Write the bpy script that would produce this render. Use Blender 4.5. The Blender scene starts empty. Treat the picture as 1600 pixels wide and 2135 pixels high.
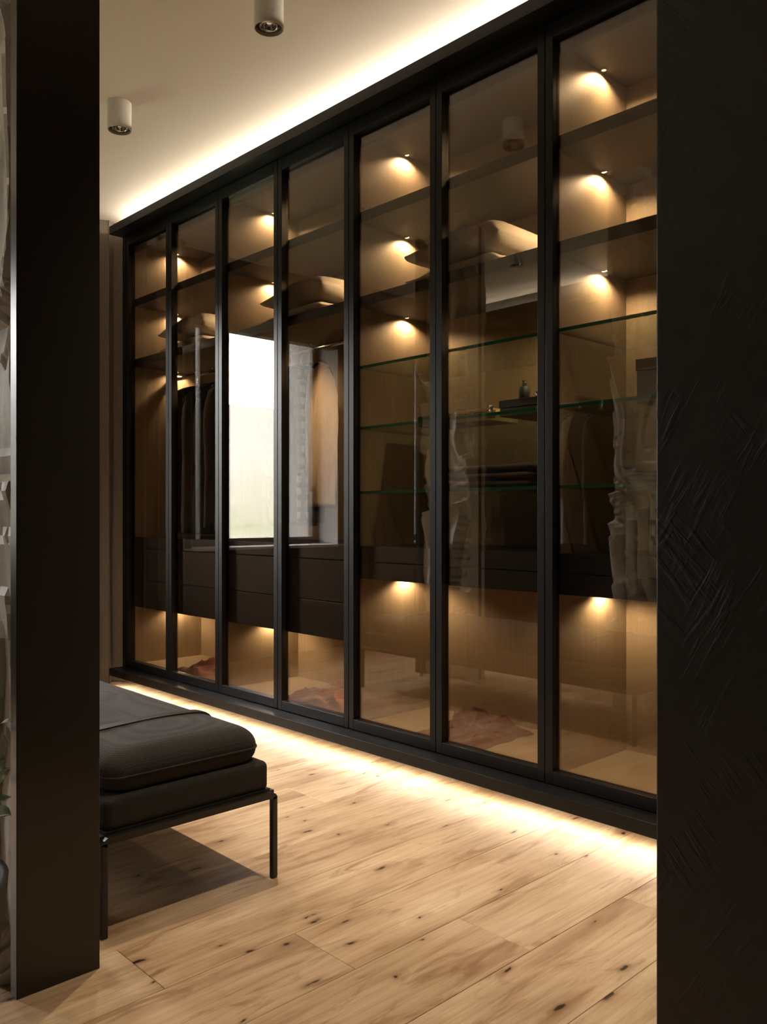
import bpy, bmesh, math, random
from mathutils import Vector, Matrix, noise

random.seed(7)
SC = bpy.context.scene
COL = SC.collection

# ------------------------------------------------------------------ camera
CAM_H = 1.05
F_PX = 1770.0
cam_d = bpy.data.cameras.new('camera')
cam_d.sensor_fit = 'HORIZONTAL'
cam_d.sensor_width = 36.0
cam_d.lens = 36.0 * F_PX / 1600.0
cam_d.shift_y = 6.5 / 1600.0
cam_d.clip_start = 0.02
cam_d.clip_end = 500
cam = bpy.data.objects.new('camera', cam_d)
COL.objects.link(cam)
cam.location = (0, 0, CAM_H)
cam.rotation_euler = (math.pi / 2, 0, -math.atan2(0.6895, 0.7243))
SC.camera = cam

# ------------------------------------------------------------------ world, exposure
SC.view_settings.view_transform = 'Standard'
SC.view_settings.look = 'None'
SC.view_settings.exposure = 0.0
SC.view_settings.gamma = 1.0
SC.view_settings.use_curve_mapping = False
try:
    SC.cycles.transparent_max_bounces = 18
    SC.cycles.max_bounces = 8
    SC.cycles.diffuse_bounces = 4
    SC.cycles.glossy_bounces = 4
    SC.cycles.sample_clamp_indirect = 6.0
    SC.cycles.use_denoising = True
    SC.cycles.caustics_reflective = False
    SC.cycles.caustics_refractive = False
except Exception:
    pass
SKY_STRENGTH = 50.0
world = bpy.data.worlds.new('overcast_sky')
SC.world = world
world.use_nodes = True
bg = world.node_tree.nodes['Background']
bg.inputs['Color'].default_value = (1.0, 0.965, 0.95, 1)
bg.inputs['Strength'].default_value = SKY_STRENGTH

WARM = (1.0, 0.845, 0.635)
STRIP = (1.0, 0.87, 0.68)
SPOTC = (1.0, 0.79, 0.50)
DOWNLIGHT_W = 100.0
HALL_FILL_W = 17.0
CORNICE_W = 47.0
PLINTH_W = 9.5
CLOSET_W = 24.0
SHELF_SPOT_W = 8.0

# main dimensions (metres): X runs from the hall to the wardrobe, Y along it
CEIL = 2.89
XP = 2.363            # plinth / cornice front
XD = 2.450            # door front
XG = 2.473            # glass
XI = 2.500            # interior front
XB = 2.970            # interior back
PITCH = 1.0385
YB = [0.718 + PITCH * i for i in range(5)]
YEND = 4.918
YW = 5.15             # end wall, inner face
XL = -0.80            # wall opposite the wardrobe
YN = -1.8             # wall behind the camera


def area_light(name, loc, sx, sy, power, color, rot, parent=None, spread=math.pi, portal=False):
    d = bpy.data.lights.new(name, 'AREA')
    d.shape = 'RECTANGLE'
    d.size = sx
    d.size_y = sy
    d.energy = power
    d.color = color
    d.spread = spread
    o = bpy.data.objects.new(name, d)
    COL.objects.link(o)
    o.location = loc
    o.rotation_euler = rot
    if portal:
        d.cycles.is_portal = True
    return o


# window openings in the end wall (X range, Z range)
WIN = [(0.545, 1.875, 0.82, 2.37), (-0.70, 0.10, 0.82, 2.37)]
for k, (x0, x1, z0, z1) in enumerate(WIN):
    # sampling portals for the daylight that enters through the two windows
    area_light('daylight_portal', ((x0 + x1) / 2, 5.82, (z0 + z1) / 2 + 0.1), x1 - x0, z1 - z0 + 0.2, 1.0, (1, 1, 1),
               (-math.pi / 2, 0, 0), portal=True)

# ------------------------------------------------------------------ material helpers


def new_mat(name):
    m = bpy.data.materials.new(name)
    m.use_nodes = True
    nt = m.node_tree
    b = nt.nodes['Principled BSDF']
    return m, nt, b


def N(nt, typ, **kw):
    n = nt.nodes.new(typ)
    for k, v in kw.items():
        setattr(n, k, v)
    return n


def L(nt, a, b):
    nt.links.new(a, b)


def ramp(nt, fac, stops):
    r = N(nt, 'ShaderNodeValToRGB')
    els = r.color_ramp.elements
    while len(els) < len(stops):
        els.new(0.5)
    for e, (p, c) in zip(els, stops):
        e.position = p
        e.color = c if len(c) == 4 else (*c, 1)
    L(nt, fac, r.inputs['Fac'])
    return r.outputs['Color']


def mix(nt, a, b, fac, mode='MIX'):
    n = N(nt, 'ShaderNodeMix', data_type='RGBA', blend_type=mode)
    for s, v in ((n.inputs['Factor'], fac), (n.inputs['A'], a), (n.inputs['B'], b)):
        if isinstance(v, bpy.types.NodeSocket):
            L(nt, v, s)
        elif isinstance(v, (int, float)):
            s.default_value = v
        else:
            s.default_value = v if len(v) == 4 else (*v, 1)
    return n.outputs['Result']


def mth(nt, op, a, b=None, c=None, clamp=False):
    n = N(nt, 'ShaderNodeMath', operation=op, use_clamp=clamp)
    for i, v in enumerate((a, b, c)):
        if v is None:
            continue
        if isinstance(v, bpy.types.NodeSocket):
            L(nt, v, n.inputs[i])
        else:
            n.inputs[i].default_value = v
    return n.outputs[0]


def coords(nt, scale=(1, 1, 1), rot=(0, 0, 0), kind='Object', offset=None):
    tc = N(nt, 'ShaderNodeTexCoord')
    mp = N(nt, 'ShaderNodeMapping')
    mp.inputs['Scale'].default_value = scale
    mp.inputs['Rotation'].default_value = rot
    src = tc.outputs[kind]
    if offset is not None:
        va = N(nt, 'ShaderNodeVectorMath', operation='ADD')
        L(nt, src, va.inputs[0])
        L(nt, offset, va.inputs[1])
        src = va.outputs[0]
    L(nt, src, mp.inputs['Vector'])
    return mp.outputs['Vector']


def stretched(nt, rot, scale):
    tc = N(nt, 'ShaderNodeTexCoord')
    a = N(nt, 'ShaderNodeMapping')
    a.inputs['Rotation'].default_value = rot
    b = N(nt, 'ShaderNodeMapping')
    b.inputs['Scale'].default_value = scale
    L(nt, tc.outputs['Object'], a.inputs['Vector'])
    L(nt, a.outputs[0], b.inputs['Vector'])
    return b.outputs[0]


def noise_tex(nt, vec, scale, detail=4, rough=0.55, dist=0.0):
    n = N(nt, 'ShaderNodeTexNoise')
    n.inputs['Scale'].default_value = scale
    n.inputs['Detail'].default_value = detail
    n.inputs['Roughness'].default_value = rough
    n.inputs['Distortion'].default_value = dist
    L(nt, vec, n.inputs['Vector'])
    return n.outputs['Fac']


def bump(nt, b, height, strength, dist):
    n = N(nt, 'ShaderNodeBump')
    n.inputs['Strength'].default_value = strength
    n.inputs['Distance'].default_value = dist
    L(nt, height, n.inputs['Height'])
    L(nt, n.outputs['Normal'], b.inputs['Normal'])


def simple(name, color, rough=0.5, metal=0.0, grain=0.06, gscale=60, bstr=0.0, spec=0.5):
    """plain finish with a fine procedural mottling"""
    m, nt, b = new_mat(name)
    v = coords(nt)
    f = noise_tex(nt, v, gscale, 3)
    c0 = tuple(max(0, c * (1 - grain)) for c in color)
    c1 = tuple(min(1, c * (1 + grain)) for c in color)
    L(nt, ramp(nt, f, [(0.3, c0), (0.7, c1)]), b.inputs['Base Color'])
    b.inputs['Roughness'].default_value = rough
    b.inputs['Metallic'].default_value = metal
    b.inputs['Specular IOR Level'].default_value = spec
    if bstr:
        bump(nt, b, f, bstr, 0.002)
    return m


def fabric(name, color, weave=900, bstr=0.4, rough=0.9, var=0.25, sheen=0.2, spec=0.2):
    m, nt, b = new_mat(name)
    v = coords(nt)
    w1 = N(nt, 'ShaderNodeTexWave', bands_direction='X')
    w1.inputs['Scale'].default_value = weave / 6.28
    w2 = N(nt, 'ShaderNodeTexWave', bands_direction='Z')
    w2.inputs['Scale'].default_value = weave / 6.28
    w3 = N(nt, 'ShaderNodeTexWave', bands_direction='Y')
    w3.inputs['Scale'].default_value = weave / 6.28
    for w in (w1, w2, w3):
        w.inputs['Distortion'].default_value = 1.5
        w.inputs['Detail'].default_value = 1
        L(nt, v, w.inputs['Vector'])
    h = mth(nt, 'ADD', mth(nt, 'ADD', w1.outputs['Fac'], w2.outputs['Fac']), w3.outputs['Fac'])
    f = noise_tex(nt, v, 220, 3)
    fac = mth(nt, 'ADD', mth(nt, 'MULTIPLY', h, 0.2), mth(nt, 'MULTIPLY', f, 0.6), clamp=True)
    c0 = tuple(c * (1 - var) for c in color)
    c1 = tuple(min(1, c * (1 + var)) for c in color)
    L(nt, ramp(nt, fac, [(0.25, c0), (0.75, c1)]), b.inputs['Base Color'])
    b.inputs['Roughness'].default_value = rough
    b.inputs['Sheen Weight'].default_value = sheen
    b.inputs['Specular IOR Level'].default_value = spec
    bump(nt, b, h, bstr, 0.0006)
    return m


def glass_sheet(name, tint, f0, grade=1.0):
    """architectural sheet glass: tinted straight-through transmission plus a Fresnel mirror reflection per face"""
    m, nt, b = new_mat(name)
    nt.nodes.remove(b)
    out = nt.nodes['Material Output']
    lw = N(nt, 'ShaderNodeLayerWeight')
    lw.inputs['Blend'].default_value = 0.5
    p = mth(nt, 'POWER', lw.outputs['Facing'], 5.0)
    fac = mth(nt, 'MULTIPLY_ADD', p, (1.0 - f0) * grade, f0, clamp=True)
    tr = N(nt, 'ShaderNodeBsdfTransparent')
    tr.inputs['Color'].default_value = (*tint, 1)
    gl = N(nt, 'ShaderNodeBsdfGlossy')
    gl.inputs['Roughness'].default_value = 0.0
    gl.inputs['Color'].default_value = (1, 1, 1, 1)
    mx = N(nt, 'ShaderNodeMixShader')
    L(nt, fac, mx.inputs[0])
    L(nt, tr.outputs[0], mx.inputs[1])
    L(nt, gl.outputs[0], mx.inputs[2])
    L(nt, mx.outputs[0], out.inputs['Surface'])
    return m


def emitter(name, color, strength):
    m, nt, b = new_mat(name)
    b.inputs['Base Color'].default_value = (0.8, 0.8, 0.8, 1)
    b.inputs['Emission Color'].default_value = (*color, 1)
    b.inputs['Emission Strength'].default_value = strength
    return m


def oak_mat():
    m, nt, b = new_mat('oak_planks')
    oi = N(nt, 'ShaderNodeObjectInfo')
    cx = N(nt, 'ShaderNodeCombineXYZ')
    r = oi.outputs['Random']
    L(nt, mth(nt, 'MULTIPLY', r, 37.0), cx.inputs[0])
    L(nt, mth(nt, 'MULTIPLY', r, 91.0), cx.inputs[1])
    L(nt, mth(nt, 'MULTIPLY', r, 13.0), cx.inputs[2])
    off = cx.outputs[0]
    # broad tone drifting along the board
    f1 = noise_tex(nt, coords(nt, (1.0, 5.5, 1), offset=off), 1.9, 5, 0.55, 0.6)
    c = ramp(nt, f1, [(0.25, (0.36, 0.225, 0.128)), (0.46, (0.59, 0.42, 0.27)), (0.70, (0.74, 0.57, 0.395))])
    # fine grain
    f2 = noise_tex(nt, coords(nt, (2.2, 70, 1), offset=off), 2.2, 4, 0.6)
    c = mix(nt, c, ramp(nt, f2, [(0.3, (0.78, 0.70, 0.62)), (0.62, (1.03, 1.02, 1.0))]), 0.55, 'MULTIPLY')
    # growth rings, wavy
    wv = N(nt, 'ShaderNodeTexWave', wave_type='BANDS', bands_direction='Y', wave_profile='SAW')
    wv.inputs['Scale'].default_value = 5.0
    wv.inputs['Distortion'].default_value = 9.0
    wv.inputs['Detail'].default_value = 2.0
    wv.inputs['Detail Scale'].default_value = 0.8
    L(nt, coords(nt, (0.35, 2.2, 1), offset=off), wv.inputs['Vector'])
    c = mix(nt, c, ramp(nt, wv.outputs['Fac'], [(0.0, (0.84, 0.76, 0.68)), (0.5, (1, 1, 1)), (1.0, (1.04, 1.03, 1.0))]), 0.55, 'MULTIPLY')
    # reddish-brown smudges of heartwood
    f3 = noise_tex(nt, coords(nt, (1.3, 6.5, 1), offset=off), 2.4, 5, 0.62, 1.0)
    sm = ramp(nt, f3, [(0.53, (0, 0, 0)), (0.68, (1, 1, 1))])
    c = mix(nt, c, (0.30, 0.150, 0.075), mth(nt, 'MULTIPLY', sm, 0.78))
    # knots: one dark core per chosen cell, with a brown halo pulled along the grain
    dn = N(nt, 'ShaderNodeTexNoise')
    dn.inputs['Scale'].default_value = 14.0
    L(nt, coords(nt, (1, 1, 1), offset=off), dn.inputs['Vector'])
    dv = N(nt, 'ShaderNodeVectorMath', operation='MULTIPLY_ADD')
    L(nt, dn.outputs['Color'], dv.inputs[0])
    dv.inputs[1].default_value = (0.22, 0.10, 0)
    L(nt, coords(nt, (2.0, 4.9, 1), offset=off), dv.inputs[2])
    vo = N(nt, 'ShaderNodeTexVoronoi', voronoi_dimensions='2D', feature='F1')
    vo.inputs['Scale'].default_value = 1.75
    L(nt, dv.outputs[0], vo.inputs['Vector'])
    sep = N(nt, 'ShaderNodeSeparateColor')
    L(nt, vo.outputs['Color'], sep.inputs[0])
    keep = mth(nt, 'GREATER_THAN', sep.outputs[0], 0.36)
    size = mth(nt, 'MULTIPLY_ADD', mth(nt, 'POWER', sep.outputs[1], 2.0), 0.048, 0.024)
    d = mth(nt, 'DIVIDE', vo.outputs['Distance'], size)
    halo = mth(nt, 'MULTIPLY', ramp(nt, mth(nt, 'MULTIPLY', d, 0.14), [(0.10, (1, 1, 1)), (0.30, (0.35, 0.35, 0.35)), (0.85, (0, 0, 0))]), keep)
    core = mth(nt, 'MULTIPLY', ramp(nt, d, [(0.55, (1, 1, 1)), (0.95, (0, 0, 0))]), keep)
    c = mix(nt, c, (0.26, 0.125, 0.055), mth(nt, 'MULTIPLY', halo, 0.85))
    c = mix(nt, c, (0.022, 0.012, 0.008), core)
    # slight board-to-board tone
    tone = ramp(nt, r, [(0.0, (0.92, 0.90, 0.88)), (1.0, (1.04, 1.03, 1.02))])
    c = mix(nt, c, tone, 1.0, 'MULTIPLY')
    L(nt, c, b.inputs['Base Color'])
    b.inputs['Roughness'].default_value = 0.42
    b.inputs['Specular IOR Level'].default_value = 0.35
    bump(nt, b, f2, 0.10, 0.002)
    return m


def plaster_black():
    m, nt, b = new_mat('black_trowelled_plaster')
    v = coords(nt)
    base = noise_tex(nt, v, 26, 6, 0.6, 0.5)
    a1 = noise_tex(nt, stretched(nt, (math.radians(42), 0, 0), (1, 40, 5)), 2.0, 3, 0.5, 0.6)
    a2 = noise_tex(nt, stretched(nt, (math.radians(-30), 0, 0), (1, 40, 5)), 2.0, 3, 0.5, 0.6)
    msk1 = ramp(nt, noise_tex(nt, v, 4.5, 2), [(0.53, (0, 0, 0)), (0.70, (1, 1, 1))])
    msk2 = ramp(nt, noise_tex(nt, coords(nt, (1.3, 1.1, 0.9)), 5.5, 2), [(0.53, (0, 0, 0)), (0.70, (1, 1, 1))])
    r1 = ramp(nt, a1, [(0.50, (0, 0, 0)), (0.66, (1, 1, 1))])
    r2 = ramp(nt, a2, [(0.50, (0, 0, 0)), (0.66, (1, 1, 1))])
    h = mth(nt, 'ADD', mth(nt, 'MULTIPLY', r1, msk1), mth(nt, 'MULTIPLY', r2, msk2))
    h = mth(nt, 'MULTIPLY_ADD', base, 0.35, h)
    L(nt, ramp(nt, base, [(0.3, (0.020, 0.0195, 0.018)), (0.7, (0.028, 0.027, 0.025))]), b.inputs['Base Color'])
    b.inputs['Roughness'].default_value = 0.55
    bump(nt, b, h, 0.26, 0.004)
    return m


def stone_mat():
    m, nt, b = new_mat('split_slate')
    v = coords(nt, (1, 1, 0.6))
    f = noise_tex(nt, v, 5.0, 6, 0.65, 0.7)
    c = ramp(nt, f, [(0.25, (0.40, 0.39, 0.375)), (0.5, (0.66, 0.645, 0.62)), (0.72, (0.80, 0.785, 0.76))])
    vn = ramp(nt, noise_tex(nt, coords(nt, (1, 2.2, 0.5)), 3.0, 4, 0.6, 2.0), [(0.485, (0, 0, 0)), (0.5, (1, 1, 1)), (0.515, (0, 0, 0))])
    c = mix(nt, c, (0.42, 0.35, 0.24), mth(nt, 'MULTIPLY', vn, 0.5))
    L(nt, c, b.inputs['Base Color'])
    b.inputs['Roughness'].default_value = 0.52
    fb = noise_tex(nt, v, 30, 6, 0.6)
    bump(nt, b, fb, 0.45, 0.008)
    return m


def curtain_mat():
    m, nt, b = new_mat('taupe_woven_curtain')
    v = coords(nt)
    ck = N(nt, 'ShaderNodeTexChecker')
    ck.inputs['Scale'].default_value = 230
    L(nt, v, ck.inputs['Vector'])
    f = noise_tex(nt, v, 120, 3)
    h = mth(nt, 'MULTIPLY_ADD', ck.outputs['Fac'], 0.5, mth(nt, 'MULTIPLY', f, 0.5))
    L(nt, ramp(nt, h, [(0.2, (0.16, 0.132, 0.108)), (0.8, (0.30, 0.25, 0.21))]), b.inputs['Base Color'])
    b.inputs['Roughness'].default_value = 0.95
    b.inputs['Specular IOR Level'].default_value = 0.15
    bump(nt, b, h, 0.6, 0.003)
    return m


def plaid_mat():
    m, nt, b = new_mat('plaid_flannel')
    v = coords(nt)
    w1 = N(nt, 'ShaderNodeTexWave', bands_direction='X', wave_profile='SIN')
    w2 = N(nt, 'ShaderNodeTexWave', bands_direction='Z', wave_profile='SIN')
    for w in (w1, w2):
        w.inputs['Scale'].default_value = 5.2
        L(nt, v, w.inputs['Vector'])
    s1 = mth(nt, 'GREATER_THAN', w1.outputs['Fac'], 0.62)
    s2 = mth(nt, 'GREATER_THAN', w2.outputs['Fac'], 0.62)
    c = mix(nt, (0.26, 0.17, 0.09), (0.06, 0.04, 0.028), mth(nt, 'MULTIPLY', s1, 0.8))
    c = mix(nt, c, (0.07, 0.045, 0.035), mth(nt, 'MULTIPLY', s2, 0.8))
    L(nt, c, b.inputs['Base Color'])
    b.inputs['Roughness'].default_value = 0.95
    return m


def grass_mat():
    m, nt, b = new_mat('hazed_meadow')
    v = coords(nt)
    f = noise_tex(nt, v, 0.5, 5, 0.6, 0.4)
    f2 = noise_tex(nt, v, 2.5, 5, 0.6)
    # green sward by the house, bright haze up the slope painted into the colour
    geo = N(nt, 'ShaderNodeNewGeometry')
    sp = N(nt, 'ShaderNodeSeparateXYZ')
    L(nt, geo.outputs['Position'], sp.inputs[0])
    dist = mth(nt, 'MULTIPLY_ADD', mth(nt, 'SUBTRACT', sp.outputs[1], 9.0), 0.035, mth(nt, 'MULTIPLY_ADD', f, 0.9, -0.45), clamp=True)
    c = ramp(nt, dist, [(0.0, (0.062, 0.080, 0.034)), (0.28, (0.100, 0.104, 0.076)), (0.75, (0.150, 0.144, 0.136))])
    c = mix(nt, c, ramp(nt, f2, [(0.3, (0.75, 0.75, 0.7)), (0.7, (1, 1, 1))]), 0.6, 'MULTIPLY')
    L(nt, c, b.inputs['Base Color'])
    b.inputs['Roughness'].default_value = 1.0
    return m


def laminate_mat(name, color):
    m, nt, b = new_mat(name)
    f = noise_tex(nt, coords(nt, (90, 90, 1.5)), 2.0, 3)
    c0 = tuple(c * 0.9 for c in color)
    c1 = tuple(c * 1.08 for c in color)
    L(nt, ramp(nt, f, [(0.3, c0), (0.7, c1)]), b.inputs['Base Color'])
    b.inputs['Roughness'].default_value = 0.5
    b.inputs['Specular IOR Level'].default_value = 0.4
    return m


M = dict(
    oak=oak_mat(),
    black=simple('anthracite_lacquer', (0.0062, 0.0060, 0.0062), 0.36, spec=0.24),
    blackin=simple('anthracite_laminate', (0.010, 0.0097, 0.0097), 0.45, spec=0.3),
    inner=laminate_mat('bronze_laminate', (0.40, 0.31, 0.21)),
    shelfdark=laminate_mat('smoked_shelf_laminate', (0.085, 0.072, 0.060)),
    ceiling=simple('warm_white_paint', (0.80, 0.725, 0.635), 0.9, grain=0.02, gscale=200, bstr=0.05),
    wall=simple('light_grey_paint', (0.25, 0.248, 0.252), 0.85, grain=0.04, gscale=150, bstr=0.08),
    darkwall=simple('umber_wall_paint', (0.034, 0.030, 0.026), 0.8, grain=0.08, gscale=120, bstr=0.1),
    plaster=plaster_black(),
    stone=stone_mat(),
    metalpanel=simple('gunmetal_panel', (0.050, 0.046, 0.042), 0.30, metal=0.55, grain=0.03),
    smoke=glass_sheet('bronze_glass', (0.80, 0.735, 0.66), 0.080),
    clear=glass_sheet('window_glass', (0.98, 0.99, 0.985), 0.03),
    shelfglass=glass_sheet('green_shelf_glass', (0.79, 0.83, 0.80), 0.025, 0.4),
    glassedge=simple('green_glass_edge', (0.008, 0.085, 0.050), 0.15, grain=0.2),
    curtain=curtain_mat(),
    frame=simple('window_frame_black', (0.012, 0.012, 0.013), 0.4),
    sill=simple('pale_sill_stone', (0.62, 0.62, 0.63), 0.4),
    led=emitter('led_diffuser', STRIP, 10.0),
    spotlens=emitter('shelf_spot_lens', SPOTC, 4.0),
    lamp=simple('lamp_body_white', (0.62, 0.59, 0.52), 0.55),
    lampin=simple('lamp_reflector_dark', (0.03, 0.028, 0.026), 0.35),
    chrome=simple('chrome', (0.75, 0.74, 0.72), 0.12, metal=1.0, grain=0.01),
    lens=emitter('downlight_lens', WARM, 0.35),
    bench=fabric('charcoal_bench_fabric', (0.034, 0.0315, 0.030), 620, 0.45, var=0.5, sheen=0.04, spec=0.06, rough=1.0),
    strap=simple('black_leather', (0.010, 0.010, 0.011), 0.45, bstr=0.2),
    steel=simple('black_steel', (0.014, 0.013, 0.013), 0.42),
    blanket=fabric('cream_blanket', (0.46, 0.41, 0.335), 700, 0.3, var=0.12),
    blanketdark=fabric('charcoal_blanket', (0.055, 0.048, 0.042), 700, 0.3),
    sweater=fabric('beige_knit', (0.62, 0.50, 0.37), 520, 0.6, var=0.15),
    dark1=fabric('black_wool', (0.020, 0.017, 0.016), 700, 0.3),
    dark2=fabric('umber_wool', (0.050, 0.040, 0.033), 700, 0.3),
    grey=fabric('grey_cotton', (0.20, 0.185, 0.18), 800, 0.3),
    plaid=plaid_mat(),
    rust=fabric('rust_cloth', (0.115, 0.030, 0.020), 600, 0.3, var=0.2),
    wood2=simple('pale_box_wood', (0.78, 0.60, 0.30), 0.5, grain=0.12, gscale=30),
    boxdark=simple('slate_card', (0.035, 0.045, 0.048), 0.5),
    boxbrown=simple('brown_card', (0.060, 0.046, 0.036), 0.6),
    hangerm=simple('black_hanger', (0.015, 0.013, 0.012), 0.4),
    grass=grass_mat(),
    blackglass=simple('black_back_painted_glass', (0.006, 0.006, 0.006), 0.02, grain=0.0, spec=0.9),
    leaf=simple('dark_leaf', (0.030, 0.045, 0.020), 0.35, grain=0.3, gscale=25),
    pot=simple('black_ceramic', (0.008, 0.008, 0.008), 0.6),
    outerwall=simple('outer_render', (0.60, 0.60, 0.62), 0.9),
    concrete=simple('concrete_base', (0.35, 0.34, 0.32), 0.9),
)

# ------------------------------------------------------------------ object helpers
WLOC = {}


def tag(o, label=None, cat=None, group=None, kind=None):
    if label:
        o['label'] = label
    if cat:
        o['category'] = cat
    if group:
        o['group'] = group
    if kind:
        o['kind'] = kind
    return o


def empty(name, loc, label=None, cat=None, group=None, kind=None):
    o = bpy.data.objects.new(name, None)
    o.empty_display_size = 0.1
    COL.objects.link(o)
    o.location = loc
    WLOC[o.name] = Vector(loc)
    return tag(o, label, cat, group, kind)


def place(o, parent, wloc):
    WLOC[o.name] = Vector(wloc)
    if parent is not None:
        o.parent = parent
        o.location = Vector(wloc) - WLOC[parent.name]
    else:
        o.location = wloc
    return o


def build(name, bm, mat, parent=None, smooth=False, origin=None, bevel=0.0, segs=2, subsurf=0):
    """bm holds world coordinates; origin becomes the object's centre (or base for top-level things)"""
    xs = [v.co for v in bm.verts]
    lo = Vector((min(v.x for v in xs), min(v.y for v in xs), min(v.z for v in xs)))
    hi = Vector((max(v.x for v in xs), max(v.y for v in xs), max(v.z for v in xs)))
    if origin is None:
        origin = (lo + hi) / 2
        if parent is None:
            origin.z = lo.z
    origin = Vector(origin)
    bmesh.ops.translate(bm, verts=bm.verts, vec=-origin)
    bmesh.ops.recalc_face_normals(bm, faces=bm.faces)
    me = bpy.data.meshes.new(name)
    bm.to_mesh(me)
    bm.free()
    if smooth:
        for p in me.polygons:
            p.use_smooth = True
    mats = mat if isinstance(mat, (list, tuple)) else [mat]
    for mm in mats:
        me.materials.append(M[mm] if isinstance(mm, str) else mm)
    o = bpy.data.objects.new(name, me)
    COL.objects.link(o)
    place(o, parent, origin)
    if bevel:
        md = o.modifiers.new('bevel', 'BEVEL')
        md.width = bevel
        md.segments = segs
        md.limit_method = 'ANGLE'
        md.angle_limit = math.radians(40)
    if subsurf:
        md = o.modifiers.new('subsurf', 'SUBSURF')
        md.levels = subsurf
        md.render_levels = subsurf
    return o


def bbox(bm, x0, x1, y0, y1, z0, z1, mi=0):
    vs = [bm.verts.new((x, y, z)) for x in (x0, x1) for y in (y0, y1) for z in (z0, z1)]
    for f in ((0, 1, 3, 2), (4, 6, 7, 5), (0, 4, 5, 1), (2, 3, 7, 6), (0, 2, 6, 4), (1, 5, 7, 3)):
        bm.faces.new([vs[i] for i in f]).material_index = mi
    return vs


def box(name, x0, x1, y0, y1, z0, z1, mat, parent=None, bevel=0.0, **kw):
    bm = bmesh.new()
    bbox(bm, x0, x1, y0, y1, z0, z1)
    return build(name, bm, mat, parent, bevel=bevel, **kw)


def ring_pts(c, r, n, axis='Z', a0=0.0):
    out = []
    for i in range(n):
        a = a0 + 2 * math.pi * i / n
        p = (math.cos(a) * r, math.sin(a) * r)
        out.append(Vector(c) + (Vector((p[0], p[1], 0)) if axis == 'Z' else Vector((p[0], 0, p[1])) if axis == 'Y' else Vector((0, p[0], p[1]))))
    return out


def loft(bm, rings, cap0=True, cap1=True, closed=True, mi=0):
    R = [[bm.verts.new(p) for p in r] for r in rings]
    n = len(R[0])
    for a, b in zip(R, R[1:]):
        for i in range(n if closed else n - 1):
            j = (i + 1) % n
            bm.faces.new((a[i], a[j], b[j], b[i])).material_index = mi
    if cap0:
        bm.faces.new(R[0][::-1]).material_index = mi
    if cap1:
        bm.faces.new(R[-1]).material_index = mi
    return R


def lathe(bm, c, prof, n=32, cap0=True, cap1=True, mi=0):
    """prof: [(radius, z)] relative to c"""
    return loft(bm, [ring_pts((c[0], c[1], c[2] + z), max(r, 1e-4), n) for r, z in prof], cap0, cap1, mi=mi)


def tube(bm, pts, r, n=8, mi=0):
    pts = [Vector(p) for p in pts]
    rings = []
    up = Vector((0, 0, 1))
    for i, p in enumerate(pts):
        d = (pts[min(i + 1, len(pts) - 1)] - pts[max(i - 1, 0)]).normalized()
        a = d.cross(up)
        if a.length < 1e-3:
            a = d.cross(Vector((1, 0, 0)))
        a.normalize()
        b = d.cross(a).normalized()
        rr = r[i] if isinstance(r, (list, tuple)) else r
        rings.append([p + (a * math.cos(t) + b * math.sin(t)) * rr for t in [2 * math.pi * k / n for k in range(n)]])
    loft(bm, rings, mi=mi)


def light_child(d, name, parent, wloc, rot=(0, 0, 0)):
    o = bpy.data.objects.new(name, d)
    COL.objects.link(o)
    place(o, parent, wloc)
    o.rotation_euler = rot
    return o


# ------------------------------------------------------------------ room shell
# floor: a screed with separate oak planks laid on it
floor = box('floor', XL - 0.2, 3.05, YN - 0.2, YW + 0.65, -0.08, -0.021, 'concrete')
tag(floor, 'pale oak plank floor of the dressing room', 'floor', kind='structure')
PW = 0.2305
Y_LINE = 1.237
plank_cache = {}
GAP = 0.0008


def plank(x0, x1, y0, y1):
    ln, wd = round(x1 - x0, 3), round(y1 - y0, 3)
    key = (ln, wd)
    if key not in plank_cache:
        bm = bmesh.new()
        a, b_ = ln / 2 - GAP / 2, wd / 2 - GAP / 2
        c = 0.0009
        lo = [(-a, -b_, -0.02), (a, -b_, -0.02), (a, b_, -0.02), (-a, b_, -0.02)]
        mi_ = [(-a, -b_, -c), (a, -b_, -c), (a, b_, -c), (-a, b_, -c)]
        hi = [(-a + c, -b_ + c, 0), (a - c, -b_ + c, 0), (a - c, b_ - c, 0), (-a + c, b_ - c, 0)]
        loft(bm, [lo, mi_, hi])
        me = bpy.data.meshes.new('plank')
        bmesh.ops.recalc_face_normals(bm, faces=bm.faces)
        bm.to_mesh(me)
        bm.free()
        me.materials.append(M['oak'])
        plank_cache[key] = me
    o = bpy.data.objects.new('plank', plank_cache[key])
    COL.objects.link(o)
    place(o, floor, ((x0 + x1) / 2, (y0 + y1) / 2, 0.0))
    return o


PLEN = 2.10
joint0 = {0: 1.668, 1: 1.307, 2: 0.947, 3: 0.62, 4: 2.33}
row = -13
y = Y_LINE + PW * row
while y < YW:
    if row in joint0:
        j = joint0[row]
    else:
        j = 1.668 - 0.3605 * row + 0.06 * math.sin(row * 5.1)
    xe0, xe1 = XL, 2.62
    j = j - math.floor((j - xe0) / PLEN) * PLEN
    cuts = [xe0]
    while j < xe1 - 0.05:
        if j > xe0 + 0.05:
            cuts.append(j)
        j += PLEN
    cuts.append(xe1)
    y1 = min(y + PW, YW)
    y0 = max(y, YN)
    if y1 - y0 > 0.02:
        for a, b_ in zip(cuts, cuts[1:]):
            plank(a, b_, y0, y1)
    y += PW
    row += 1

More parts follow.
